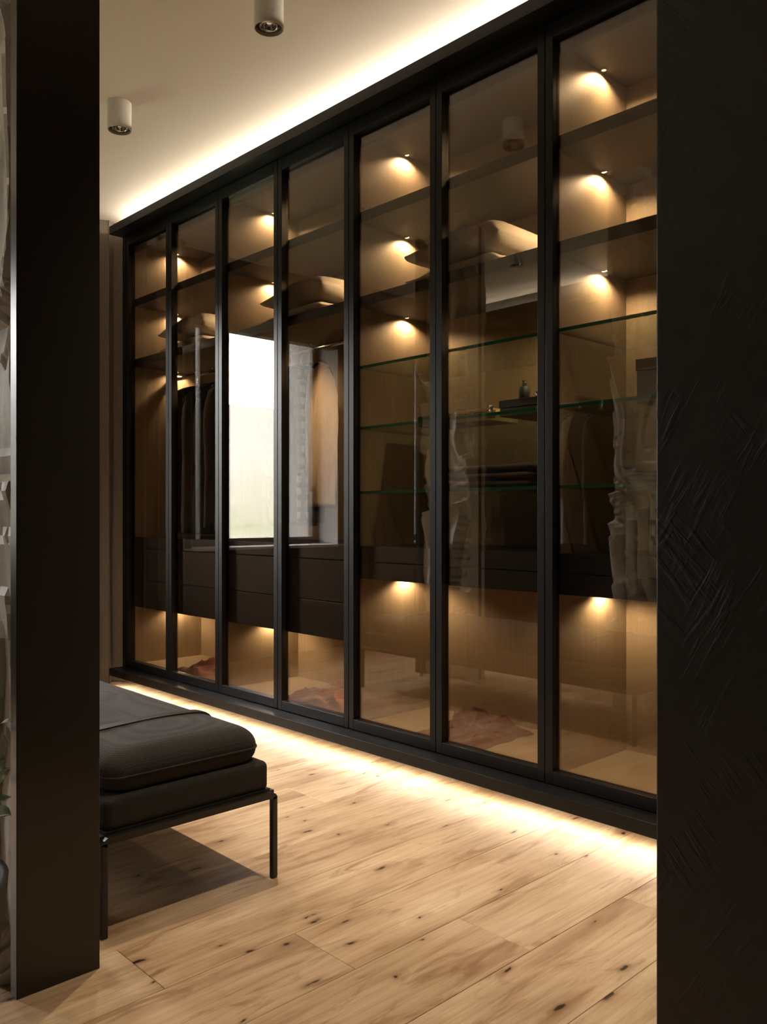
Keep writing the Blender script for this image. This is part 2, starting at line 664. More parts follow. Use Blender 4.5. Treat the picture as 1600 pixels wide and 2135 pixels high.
ceiling = box('ceiling', XL - 0.2, 3.05, YN - 0.2, YW + 0.65, CEIL, CEIL + 0.15, 'ceiling')
tag(ceiling, 'smooth warm white ceiling washed by the cornice light', 'ceiling', kind='structure')
tag(box('wall_left', XL - 0.15, XL, YN, YW, -0.02, CEIL, 'darkwall'),
    'dark umber wall opposite the wardrobe', 'wall', kind='structure')
tag(box('wall_back', XL, 1.3, YN - 0.15, YN, -0.02, CEIL, 'darkwall'),
    'dark umber wall behind the viewer', 'wall', kind='structure')
tag(box('wall_right', 1.30, 3.05, YN - 0.15, 0.709, -0.02, CEIL, 'plaster', bevel=0.003),
    'black trowelled plaster wall with scraped strokes nearest the viewer', 'wall', kind='structure')
tag(box('wall_wardrobe', 3.0, 3.05, 0.709, YW, -0.02, CEIL, 'darkwall'),
    'dark wall behind the wardrobe', 'wall', kind='structure')

# end wall with two window openings, deep reveals
wall_end = empty('wall_end', (1.1, YW, 0), 'light grey end wall with deep window niches', 'wall', kind='structure')
YO = 5.80
XE1 = 3.05
z0w, z1w = WIN[0][2], WIN[0][3]
cols = [(XL - 0.15, WIN[1][0]), (WIN[1][1], WIN[0][0]), (WIN[0][1], XE1)]
for k, (a, b_) in enumerate(cols):
    box('wall_pier', a, b_, YW, YO, z0w, z1w + 0.20, 'darkwall', wall_end)
box('wall_parapet', XL - 0.15, XE1, YW, YO, -0.02, z0w - 0.02, 'darkwall', wall_end)
box('wall_lintel', XL - 0.15, XE1, YW, YW + 0.09, z1w, CEIL, 'darkwall', wall_end)
box('wall_lintel', XL - 0.15, XE1, YW + 0.09, YO, z1w + 0.20, CEIL, 'darkwall', wall_end)
YF0, YF1 = 5.40, 5.46
for (x0, x1, z0, z1) in WIN:
    for xs_ in (x0, x1 - 0.006):
        o = box('niche_lining', xs_, xs_ + 0.006, YW - 0.002, YO, z0, z1 + 0.2, 'wall', wall_end)
        o['label'] = 'pale grey window reveal'
for k, (x0, x1, z0, z1) in enumerate(WIN):
    z1 = z1 + 0.20
    w = empty('window_%d' % (k + 1), ((x0 + x1) / 2, YF0, z0), 'black framed window in a deep grey niche of the end wall', 'window', kind='structure')
    fw = 0.055
    x0 += 0.006
    x1 -= 0.006
    box('window_sill', x0, x1, YW - 0.015, YF0, z0 - 0.02, z0, 'sill', w, bevel=0.003)
    bm = bmesh.new()
    bbox(bm, x0, x0 + fw, YF0, YF1, z0, z1)
    bbox(bm, x1 - fw, x1, YF0, YF1, z0, z1)
    bbox(bm, x0 + fw, x1 - fw, YF0, YF1, z0, z0 + fw)
    bbox(bm, x0 + fw, x1 - fw, YF0, YF1, z1 - fw * 0.4, z1)
    build('window_frame', bm, 'frame', w)
    if k == 0:
        box('mullion', 1.43, 1.655, YF0, YF1, z0 + fw, z1 - fw * 0.4, 'frame', w)
        box('pane', x0 + fw, 1.43, 5.425, 5.433, z0 + fw, z1 - fw * 0.4, 'clear', w)
        box('mullion', 1.69, x1 - fw, YF0, YF1, z0 + fw, z1 - fw * 0.4, 'frame', w)
        box('pane', 1.655, 1.69, 5.425, 5.433, z0 + fw, z1 - fw * 0.4, 'clear', w)
    else:
        box('pane', x0 + fw, x1 - fw, 5.425, 5.433, z0 + fw, z1 - fw * 0.4, 'clear', w)

# ground outside: a meadow that climbs to a low hill
bm = bmesh.new()
gx, gy = 34, 26
V = []
for j in range(gy + 1):
    t = j / gy
    yy = 6.2 + 84 * t ** 2.2
    rowv = []
    for i in range(gx + 1):
        xx = -60 + 120 * i / gx
        d = yy - 6.2
        zz = -0.25 + 0.19 * max(0, d - 4) + 0.25 * noise.noise(Vector((xx * 0.15, yy * 0.15, 3))) * min(1, d * 0.1)
        rowv.append(bm.verts.new((xx, yy, zz)))
    V.append(rowv)
for j in range(gy):
    for i in range(gx):
        bm.faces.new((V[j][i], V[j][i + 1], V[j + 1][i + 1], V[j + 1][i]))
tag(build('ground', bm, 'grass', smooth=True), 'pale grassy slope outside the windows', 'ground', kind='structure')

# ------------------------------------------------------------------ stone divider with metal end panels


def stone_face(bm, x_face, sgn, y0, y1, z0, z1, seed, x_core, amp=1.0):
    ny = max(8, int((y1 - y0) / 0.012))
    nz = int((z1 - z0) / 0.02)
    G = []
    for j in range(nz + 1):
        z = z0 + (z1 - z0) * j / nz
        r = []
        for i in range(ny + 1):
            yv = y0 + (y1 - y0) * i / ny
            # layers of split slate leaning steeply: sharp steps along warped, slanted lines
            p = Vector((yv * 1.6 + z * 0.42, z * 0.75 - yv * 0.3, seed))
            w = noise.noise(p * 1.4) * 0.9 + noise.noise(p * 3.1) * 0.35
            s = yv * 5.0 - z * 1.3 + w * 2.2 + seed
            saw = s - math.floor(s)
            saw2 = (s * 2.7 + w * 1.3) - math.floor(s * 2.7 + w * 1.3)
            h = amp * (0.030 * (1 - saw) ** 1.2 + 0.011 * (1 - saw2)) + 0.018 * noise.noise(Vector((yv * 3, z * 1.4, seed + 5)))
            h += 0.004 * noise.noise(Vector((yv * 22, z * 9, seed)))
            edge = min(1, (yv - y0) / 0.01, (y1 - yv) / 0.01)
            h = h * max(0.0, edge)
            r.append(bm.verts.new((x_face + sgn * h, yv, z)))
        G.append(r)
    for j in range(nz):
        for i in range(ny):
            bm.faces.new((G[j][i], G[j][i + 1], G[j + 1][i + 1], G[j + 1][i]))
    # flat back and rim
    c = [bm.verts.new((x_core, a, b_)) for a, b_ in ((y0, z0), (y1, z0), (y1, z1), (y0, z1))]
    bm.faces.new(c)
    bm.faces.new([c[0]] + [v for v in G[0]] + [c[1]])
    bm.faces.new([c[3]] + [v for v in G[-1]] + [c[2]])
    bm.faces.new([c[0]] + [G[j][0] for j in range(nz + 1)] + [c[3]])
    bm.faces.new([c[1]] + [G[j][-1] for j in range(nz + 1)] + [c[2]])


for k, (y0, y1) in enumerate(((1.914, 2.515), (3.497, 3.93))):
    d = empty('wall_divider' if k == 0 else 'wall_divider_far', (0.785, (y0 + y1) / 2, 0),
              ['stone clad divider ending in a tall dark metal panel beside the bench',
               'stone clad divider farther down the room, seen mirrored in the glass'][k], 'wall', kind='structure')
    box('core', 0.755, 0.785, y0, y1, 0, CEIL, 'blackin', d)
    bm = bmesh.new()
    stone_face(bm, 0.725, -1, y0, y1, 0, CEIL, 3.3 + k * 7, 0.755)
    build('stone_slab', bm, 'stone', d, smooth=False)
    bm = bmesh.new()
    stone_face(bm, 0.786, 1, y0, y1, 0, CEIL, 9.1 + k * 4, 0.785, 3.0)
    build('stone_slab', bm, 'stone', d, smooth=False)
    if k == 0:
        box('end_panel', 0.691, 0.880, 1.878, 1.914, 0.0, CEIL, 'metalpanel', d, bevel=0.0015)
    else:
        box('end_panel', 0.691, 0.880, 3.93, 3.966, 0.0, CEIL, 'metalpanel', d, bevel=0.0015)

# ------------------------------------------------------------------ wardrobe
plinth = empty('wardrobe_plinth', (2.66, (YB[0] + YEND) / 2, 0), 'floating black plinth under the wardrobe with a glowing strip beneath', 'plinth')
box('plinth_board', XP, 3.0, 0.71, YEND, 0.07, 0.115, 'black', plinth, bevel=0.002)
box('recessed_base', 2.62, 3.0, 0.71, YEND - 0.03, 0.0, 0.07, 'black', plinth)
o = box('light_strip', 2.405, 2.417, 0.715, YEND - 0.03, 0.062, 0.070, 'led', plinth)
o['label'] = 'warm white light strip'
ld = bpy.data.lights.new('plinth_glow', 'AREA')
ld.shape = 'RECTANGLE'
ld.size, ld.size_y = 0.010, YEND - 0.76
ld.energy, ld.color = PLINTH_W, STRIP
light_child(ld, 'plinth_glow', plinth, (2.411, (0.715 + YEND - 0.03) / 2, 0.061), (0, 0, 0))

cornice = empty('wardrobe_cornice', (2.66, (YB[0] + YEND) / 2, 2.765), 'black cornice board along the wardrobe top with a hidden light strip', 'cornice')
box('cornice_board', XP, 3.0, 0.71, YEND, 2.765, 2.814, 'black', cornice, bevel=0.002)
o = box('light_strip', 2.555, 2.567, 0.715, YEND - 0.03, 2.814, 2.822, 'led', cornice)
o['label'] = 'warm white light strip'
ld = bpy.data.lights.new('cornice_glow', 'AREA')
ld.shape = 'RECTANGLE'
ld.size, ld.size_y = 0.010, YEND - 0.76
ld.energy, ld.color = CORNICE_W, STRIP
light_child(ld, 'cornice_glow', cornice, (2.560, (0.715 + YEND - 0.03) / 2, 2.8235), (0, math.radians(180 - 35), 0))

Z_DOOR0, Z_DOOR1 = 0.118, 2.762
Z_TOP, Z_S1, Z_S2 = 2.716, 2.334, 1.964
SH_T = 0.045
UNIT_TXT = ['nearest the black plaster wall', 'second from the black plaster wall', 'with the beige jumper', 'beside the curtain']


def shelf_spot(parent, x, y, z, power=1.0, away=0.0):
    """recessed puck under a shelf: ring, glowing lens and its lamp"""
    bm = bmesh.new()
    lathe(bm, (x, y, z - 0.004), [(0.009, 0.0), (0.013, 0.0), (0.013, 0.004), (0.009, 0.004)], 16, False, False)
    ringo = build('spotlight', bm, ['chrome', 'spotlens'], parent)
    bm2 = bmesh.new()
    lathe(bm2, (x, y, z - 0.003), [(0.0088, 0.0), (0.0088, 0.002)], 16)
    # the lens is a second material of the same small fitting
    me = ringo.data
    bmj = bmesh.new()
    bmj.from_mesh(me)
    off = Vector((x, y, z - 0.002))
    lathe(bmj, Vector((x, y, z - 0.003)) - WLOC[ringo.name], [(0.0088, 0.0), (0.0088, 0.002)], 16, mi=1)
    bmj.to_mesh(me)
    bmj.free()
    bm2.free()
    d = bpy.data.lights.new('spot_lamp', 'SPOT')
    d.energy = SHELF_SPOT_W * power
    d.color = SPOTC
    d.spot_size = math.radians(154)
    d.spot_blend = 0.55
    d.shadow_soft_size = 0.008
    light_child(d, 'spot_lamp', parent, (x, y + away, z - 0.006))


def door(parent, y0, y1):
    g = 0.0015
    st = 0.031
    y0 += g
    y1 -= g
    xb = XD + 0.040
    yc = (y0 + y1) / 2
    d = empty('door', (XD, yc, Z_DOOR0))
    d.parent = parent
    d.location = Vector((XD, yc, Z_DOOR0)) - WLOC[parent.name]
    box('stile', XD, xb, y0, y0 + st, Z_DOOR0, Z_DOOR1, 'black', d, bevel=0.0015)
    box('stile', XD, xb, y1 - st, y1, Z_DOOR0, Z_DOOR1, 'black', d, bevel=0.0015)
    box('rail', XD, xb, y0 + st, y1 - st, Z_DOOR0, 0.162, 'black', d, bevel=0.0015)
    box('rail', XD, xb, y0 + st, y1 - st, 2.703, Z_DOOR1, 'black', d, bevel=0.0015)
    o = box('glass_pane', XG, XG + 0.004, y0 + st, y1 - st, 0.162, 2.703, 'smoke', d)
    o['label'] = 'bronze tinted glass pane'
    return d


def glass_shelf(parent, y0, y1, z):
    g = box('glass_shelf', XI + 0.004, XB - 0.004, y0, y1, z - 0.012, z, 'shelfglass', parent)
    g['label'] = 'glass shelf with a green edge'
    e = box('polished_edge', XI, XI + 0.004, y0, y1, z - 0.012, z, 'glassedge', g)
    e['label'] = 'green polished front edge'
    return g


units = []
for k in range(4):
    y0, y1 = YB[k], YB[k + 1]
    u = empty('wardrobe_unit', (2.72, (y0 + y1) / 2, 0.115), 'black framed wardrobe unit with bronze glass doors, ' + UNIT_TXT[k], 'wardrobe', 'glazed wardrobe units in a row')
    units.append(u)
    pt = 0.011
    ya, yb = y0 + pt, y1 - pt
    if k == 3:
        box('side_panel', XI, XB, y1 - pt, YEND - 0.004, 0.115, 2.762, 'black', u)
        box('side_panel', XD, XI, y1 + 0.001, YEND - 0.004, 0.115, 2.762, 'black', u)
        box('side_lining', XI + 0.002, XB, yb - 0.008, yb, 0.135, Z_TOP, 'inner', u)
        yb -= 0.008
    else:
        box('side_panel', XI, XB, y1 - pt, y1 + (0 if k == 3 else 0), 0.115, 2.762, 'inner', u)
    box('side_panel', XI, XB, y0, y0 + pt, 0.115, 2.762, 'inner', u)
    box('back_panel', XB, 3.0, y0, y1, 0.115, 2.762, 'inner', u)
    box('bottom_panel', XI, XB, ya, yb, 0.115, 0.135, 'inner', u)
    top = box('top_panel', XI, XB, ya, yb, Z_TOP, 2.762, 'shelfdark', u)
    box('top_fascia', XI - 0.004, XI + 0.012, ya, yb, 2.672, Z_TOP, 'blackin', top)
    xs = 2.785
    for ys, pf, aw in ((yb - 0.015, 1.0, -0.018), (ya + 0.015, 2.8, 0.018)):
        shelf_spot(top, xs, ys, Z_TOP, 1.0 * pf, aw)
    for zz in (Z_S1, Z_S2):
        s = box('shelf', XI, XB, ya, yb, zz, zz + SH_T, 'shelfdark', u)
        e = box('front_edge', XI - 0.004, XI, ya, yb, zz, zz + SH_T, 'blackin', s)
        e['label'] = 'charcoal shelf edge'
        for ys, pf, aw in ((yb - 0.015, 1.0, -0.018), (ya + 0.015, 2.8, 0.018)):
            shelf_spot(s, xs, ys, zz, 1.0 * pf, aw)
    # hanging part
    dz0 = 0.770 if k < 2 else 0.484
    slab = box('top_slab', XI, XB, ya, yb, 0.848, 0.915, 'blackin', u, bevel=0.0015)
    zs = [dz0, 0.846] if k < 2 else [dz0, 0.655, 0.846]
    for a, b_ in zip(zs, zs[1:]):
        dr = box('drawer', XI, XB - 0.02, ya + 0.002, yb - 0.002, a + 0.002, b_ - 0.002, 'blackin', u, bevel=0.002)
        dr['label'] = 'flat charcoal drawer front'
    for ys, pf, aw in ((yb - 0.015, 1.0, -0.018), (ya + 0.015, 2.8, 0.018)):
        shelf_spot(u, xs, ys, dz0 + 0.001, (0.85 if k < 2 else 0.7 * pf), aw)
    if k < 2:
        for zg in (1.705, 1.437, 1.155):
            glass_shelf(u, ya, yb, zg)
    else:
        bm = bmesh.new()
        tube(bm, [(2.745, ya, 1.905), (2.745, yb, 1.905)], 0.0115, 14)
        r_ = build('clothes_rail', bm, 'chrome', u, smooth=True)
        r_['label'] = 'chrome clothes rail'
    yc = (y0 + y1) / 2
    door(u, y0, yc)
    door(u, yc, y1)

# ------------------------------------------------------------------ ceiling downlights
LAMPS = [(1.76, 3.56, 'white cylindrical downlight nearest the curtain', True), (1.775, 2.453, 'white cylindrical downlight above the middle of the room', True),
         (1.77, 1.345, 'white cylindrical downlight above the near floor', True), (0.25, 2.35, 'white cylindrical downlight added unseen over the hall floor as fill', False),
         (0.25, 3.6, 'white cylindrical downlight added unseen behind the stone divider as fill', False)]  # the two hall lamps are unseen fill added to brighten the stone
for x, y, lab, room in LAMPS:
    t = empty('ceiling_downlight', (x, y, CEIL - 0.122), lab, 'lamp', 'cylindrical ceiling downlights')
    R, zb = 0.052, CEIL - 0.122
    bm = bmesh.new()
    lathe(bm, (x, y, zb), [(R, 0.122), (R, 0.002), (R - 0.0015, 0.0), (R - 0.004, 0.0), (R - 0.0045, 0.002), (R - 0.0045, 0.03)], 48, True, False)
    build('housing', bm, 'lamp', t, smooth=True).modifiers.new('es', 'EDGE_SPLIT').split_angle = math.radians(40)
    bm = bmesh.new()
    lathe(bm, (x, y, zb), [(R - 0.005, 0.012), (0.033, 0.014), (0.032, 0.03)], 40, False, False)
    build('baffle', bm, 'lampin', t, smooth=True)
    bm = bmesh.new()
    lathe(bm, (x, y, zb), [(0.034, 0.008), (0.030, 0.006), (0.027, 0.008), (0.027, 0.014), (0.034, 0.014)], 40, False, False)
    build('chrome_ring', bm, 'chrome', t, smooth=True)
    bm = bmesh.new()
    lathe(bm, (x, y, zb), [(0.027, 0.012), (0.022, 0.024), (0.010, 0.034), (0.004, 0.036)], 40, False, True)
    build('reflector', bm, 'chrome', t, smooth=True)
    bm = bmesh.new()
    lathe(bm, (x, y, zb), [(0.004, 0.018), (0.008, 0.021), (0.008, 0.030), (0.004, 0.034)], 20)
    build('bulb', bm, 'lens', t, smooth=True)
    d = bpy.data.lights.new('downlight_beam', 'SPOT')
    d.energy = DOWNLIGHT_W if room else HALL_FILL_W
    d.color = WARM
    d.spot_size = math.radians(98)
    d.spot_blend = 1.0
    d.shadow_soft_size = 0.02
    light_child(d, 'downlight_beam', t, (x, y, zb + 0.004))

# ------------------------------------------------------------------ curtains


def curtain(name, x0, x1, yc, z0, z1, waves, amp, label, seed):
    bm = bmesh.new()
    n = int(waves * 18)
    nz = 28
    f, bk = [], []
    for j in range(nz + 1):
        t = j / nz
        z = z1 + (z0 - z1) * t
        ra, rb = [], []
        for i in range(n + 1):
            s = i / n
            ph = s * waves * 2 * math.pi + seed + 0.5 * noise.noise(Vector((s * 5, t * 1.5, seed)))
            am = amp * (0.55 + 0.45 * t) * (0.8 + 0.4 * noise.noise(Vector((s * 7, seed, 0))))
            x = x0 + (x1 - x0) * s + 0.012 * math.sin(ph * 2) + 0.01 * noise.noise(Vector((s * 9, t * 2, seed)))
            yv = yc + am * math.sin(ph) + 0.012 * noise.noise(Vector((s * 4, t * 3, seed + 2)))
            ra.append(bm.verts.new((x, yv, z)))
            rb.append(bm.verts.new((x, yv + 0.003, z)))
        f.append(ra)
        bk.append(rb)
    for j in range(nz):
        for i in range(n):
            bm.faces.new((f[j][i], f[j][i + 1], f[j + 1][i + 1], f[j + 1][i]))
            bm.faces.new((bk[j][i], bk[j + 1][i], bk[j + 1][i + 1], bk[j][i + 1]))
    for j in range(nz):
        bm.faces.new((f[j][0], f[j + 1][0], bk[j + 1][0], bk[j][0]))
        bm.faces.new((f[j][n], bk[j][n], bk[j + 1][n], f[j + 1][n]))
    for i in range(n):
        bm.faces.new((f[0][i], bk[0][i], bk[0][i + 1], f[0][i + 1]))
        bm.faces.new((f[nz][i], f[nz][i + 1], bk[nz][i + 1], bk[nz][i]))
    o = build(name, bm, 'curtain', smooth=True)
    return tag(o, label, 'curtain', 'taupe curtains on the end wall')


curtain('curtain', 1.97, 2.72, 5.03, 0.006, CEIL - 0.003, 8, 0.052, 'taupe woven curtain hanging at the far end of the wardrobe', 0.6)
curtain('curtain', -0.235, 0.52, 5.05, 0.006, CEIL - 0.003, 6, 0.045, 'taupe woven curtain between the two windows, mirrored in the glass', 2.2)

# ------------------------------------------------------------------ upholstered bench
BX0, BX1, BY0, BY1 = 0.958, 1.458, 2.012, 3.835
bench = empty('upholstered_bench', ((BX0 + BX1) / 2, (BY0 + BY1) / 2, 0), 'charcoal fabric bench with thin black steel legs on the oak floor', 'bench')


def pillow(x0, x1, y0, y1, z0, z1, r, rc, crown, seed=0.0, sag=0.005):
    """soft cushion lofted from rounded rectangles; returns bmesh, its top-height function and the seam height"""
    cx, cy = (x0 + x1) / 2, (y0 + y1) / 2
    hx, hy = (x1 - x0) / 2, (y1 - y0) / 2
    zm = z0 + (z1 - z0) * 0.42

    def prof(d):
        q = min(1.0, max(0.0, d / r))
        return (1 - (1 - q) ** 2.3) ** (1 / 2.3)

    def height(d):
        return (z1 - zm) * (prof(d) * (1 - crown) + crown * math.sin(min(1, d / hx) * math.pi / 2))

    def top(x, y):
        d = min(hx - abs(x - cx), hy - abs(y - cy))
        return zm + height(d) + sag * noise.noise(Vector((x * 6, y * 5, seed))) * min(1, max(0, d) / 0.05)

    def ring(d, up):
        ax, ay = hx - d, hy - d
        q = max(0.002, min(rc * (1 - 0.3 * d / hx), ax * 0.98))
        pts = []
        for (sx, sy, a0) in ((1, 1, 0), (-1, 1, 90), (-1, -1, 180), (1, -1, 270)):
            for i in range(9):
                a = math.radians(a0 + 90 * i / 8)
                pts.append((cx + sx * (ax - q) + q * math.cos(a), cy + sy * (ay - q) + q * math.sin(a)))
            # points along the following straight side
            nxt = {(1, 1): (-1, 1), (-1, 1): (-1, -1), (-1, -1): (1, -1), (1, -1): (1, 1)}[(sx, sy)]
            a = math.radians(a0 + 90)
            p0 = Vector((cx + sx * (ax - q) + q * math.cos(a), cy + sy * (ay - q) + q * math.sin(a)))
            p1 = Vector((cx + nxt[0] * (ax - q) + q * math.cos(a), cy + nxt[1] * (ay - q) + q * math.sin(a)))
            m = 8 if sx == sy else 30
            m = 8 if (sx, sy) in ((1, 1), (-1, -1)) else 30
            for k in range(1, m):
                pts.append(tuple(p0.lerp(p1, k / m)))
        out = []
        for (x, y) in pts:
            n_ = sag * noise.noise(Vector((x * 6, y * 5, seed))) * min(1, d / 0.05)
            z = zm + height(d) + n_ if up else zm - (zm - z0) * prof(d * 1.3)
            out.append((x, y, z))
        return out
    ds = [r * (1 - math.cos(math.pi / 2 * i / 12)) for i in range(13)]
    ins = ds + [r + (hx - 0.012 - r) * i / 8 for i in range(1, 9)]
    bm = bmesh.new()
    rings = [ring(d, False) for d in reversed(ins)] + [ring(d, True) for d in ins[1:]]
    loft(bm, rings)
    return bm, top, zm


bm = bmesh.new()
bbox(bm, BX0, BX1, BY0, BY1, 0.252, 0.338)
build('base_cushion', bm, 'bench', bench, bevel=0.018, segs=5)
box('base_board', BX0 - 0.002, BX1 + 0.002, BY0 - 0.001, BY1 + 0.001, 0.236, 0.258, 'steel', bench)
cbm, ctop, cz = pillow(BX0 + 0.012, BX1 - 0.016, BY0 + 0.010, BY1 - 0.012, 0.328, 0.452, 0.075, 0.05, 0.16)
cush = build('seat_cushion', cbm, 'bench', bench, smooth=True)
# piping round the seam
bm = bmesh.new()
r_c = 0.02
xa, xb_, ya, yb = BX0 + 0.012, BX1 - 0.016, BY0 + 0.010, BY1 - 0.012
P = []
for (sx, sy, a0) in ((1, 1, 0), (-1, 1, 90), (-1, -1, 180), (1, -1, 270)):
    for i in range(9):
        a = math.radians(a0 + 90 * i / 8)
        P.append(((xa + xb_) / 2 + sx * ((xb_ - xa) / 2 - 0.05) + 0.05 * math.cos(a), (ya + yb) / 2 + sy * ((yb - ya) / 2 - 0.05) + 0.05 * math.sin(a), cz))
P.append(P[0])
tube(bm, P, 0.0035, 8)
build('piping', bm, 'bench', cush, smooth=True)
# leather straps over the cushion
for ys in (2.285, 3.56):
    bm = bmesh.new()
    n = 40
    rings = []
    for i in range(n + 1):
        x = BX0 + 0.014 + (BX1 - BX0 - 0.028) * i / n
        e0 = max(ctop(x, ys), cz)
        rings.append([(x, ys - 0.014, e0 - 0.012), (x, ys + 0.014, e0 - 0.012), (x, ys + 0.014, e0 + 0.004), (x, ys + 0.010, e0 + 0.008), (x, ys - 0.010, e0 + 0.008), (x, ys - 0.014, e0 + 0.004)])
    loft(bm, rings)
    s = build('strap', bm, 'strap', bench)
    s['label'] = 'thin black leather strap'
# steel frame: rails and four legs, rounded at the knees
tq = 0.009
zf = 0.241
LX0, LX1, LY0, LY1 = 0.948, 1.467, 2.004, 3.843
for x in (LX0, LX1):
    for yv in (LY0, LY1):
        box('leg', x - tq, x + tq, yv - tq, yv + tq, 0.0, zf + tq - 0.012, 'steel', bench, bevel=0.003)
for yv in (LY0, LY1):
    bm = bmesh.new()
    sq = []
    path = [(LX0, zf - 0.012), (LX0 + 0.004, zf - 0.004), (LX0 + 0.012, zf), (LX1 - 0.012, zf), (LX1 - 0.004, zf - 0.004), (LX1, zf - 0.012)]
    for i, (px, pz) in enumerate(path):
        p0 = path[max(0, i - 1)]
        p1 = path[min(len(path) - 1, i + 1)]
        dx, dz = p1[0] - p0[0], p1[1] - p0[1]
        l_ = math.hypot(dx, dz)
        nx_, nz_ = -dz / l_, dx / l_
        sq.append([(px + nx_ * tq, yv - tq, pz + nz_ * tq), (px + nx_ * tq, yv + tq, pz + nz_ * tq), (px - nx_ * tq, yv + tq, pz - nz_ * tq), (px - nx_ * tq, yv - tq, pz - nz_ * tq)])
    loft(bm, sq)
    build('cross_rail', bm, 'steel', bench)
for x in (LX0, LX1):
    box('side_rail', x - tq, x + tq, LY0 + tq, LY1 - tq, zf - tq, zf + tq, 'steel', bench, bevel=0.002)

# ------------------------------------------------------------------ folded blankets on the second shelves
ZS = Z_S2 + SH_T


def folded(name, x0, x1, y0, y1, z0, th, mat, label, seed, skew=0.0, group='folded blankets on the wardrobe shelves'):
    """folded blanket: a soft stack of leaves, tapering to a fold at its far (large Y) end"""
    bm = bmesh.new()
    n, m = 30, 28
    rings = []
    for i in range(n + 1):
        t = i / n
        yv = y0 + (y1 - y0) * t
        # section height: full near y0 (rounded), tapering towards y1
        e = min(1.0, t / 0.14)
        hz = th * 0.5 * math.sqrt(max(0.02, 1 - (1 - e) ** 2)) * (1 - 0.80 * max(0, (t - 0.45) / 0.55) ** 1.8)
        zc = z0 + th * 0.5
        zc = max(z0 + hz, zc - 0.12 * th * t)
        hx = (x1 - x0) / 2
        cx = (x0 + x1) / 2 + skew * t
        rg = []
        for k in range(m):
            a = 2 * math.pi * k / m
            ca, sa = math.cos(a), math.sin(a)
            ex = math.copysign(abs(ca) ** 0.35, ca)
            ez = math.copysign(abs(sa) ** 0.75, sa)
            w = 0.006 * noise.noise(Vector((ca * 2 + seed, yv * 9, sa * 2)))
            z = zc + ez * hz + (w if ez > -0.6 else 0)
            rg.append((cx + ex * (hx + w), yv, max(z, z0)))
        rings.append(rg)
    loft(bm, rings)
    o = build(name, bm, mat, smooth=True)
    return tag(o, label, 'blanket', group)


for k, where in ((1, 'in the unit nearest the glass shelves'), (2, 'above the beige jumper'), (3, 'in the unit beside the curtain')):
    yy = YB[k] + 0.275
    folded('folded_blanket', 2.535, 2.93, yy + 0.015, yy + 0.50, ZS + 0.0005, 0.060, 'blanket', 'lower folded cream blanket of the pair ' + where, 1.3 + k)
    folded('folded_blanket', 2.525, 2.94, yy, yy + 0.47, ZS + 0.062, 0.125, 'blanket', 'upper puffy cream blanket of the pair ' + where, 4.1 + k, -0.02)

# ------------------------------------------------------------------ hanging clothes


def hanger(x, y, z_rail, rot, w, label, grp, mat='hangerm'):
    """hook over the rail, sloping arms; plane of the arms turned by rot about Z"""
    c, s = math.cos(rot), math.sin(rot)

    def P(u_, v, z):
        return (x + c * u_ - s * v, y + s * u_ + c * v, z)
    t = empty('coat_hanger', (x, y, z_rail - 0.11), label, 'hanger', grp)
    bm = bmesh.new()
    hk = []
    for i in range(15):
        a = math.radians(200 - i * 15.5)
        hk.append(P(0.0175 * math.cos(a), 0, z_rail + 0.0 + 0.0175 * math.sin(a)))
    hk = hk + [P(0.006, 0, z_rail - 0.03), P(0.0, 0, z_rail - 0.055), P(0, 0, z_rail - 0.085)]
    tube(bm, hk, 0.0022, 6)
    build('hook', bm, 'chrome', t, smooth=True)
    bm = bmesh.new()
    arm = [P(u_ * w / 2, 0, z_rail - 0.085 - 0.055 * abs(u_) ** 1.5) for u_ in [-1 + 2 * i / 16 for i in range(17)]]
    tube(bm, arm, [0.007 + 0.004 * abs(i - 8) / 8 for i in range(17)], 8)
    build('arms', bm, mat, t, smooth=True)
    return t


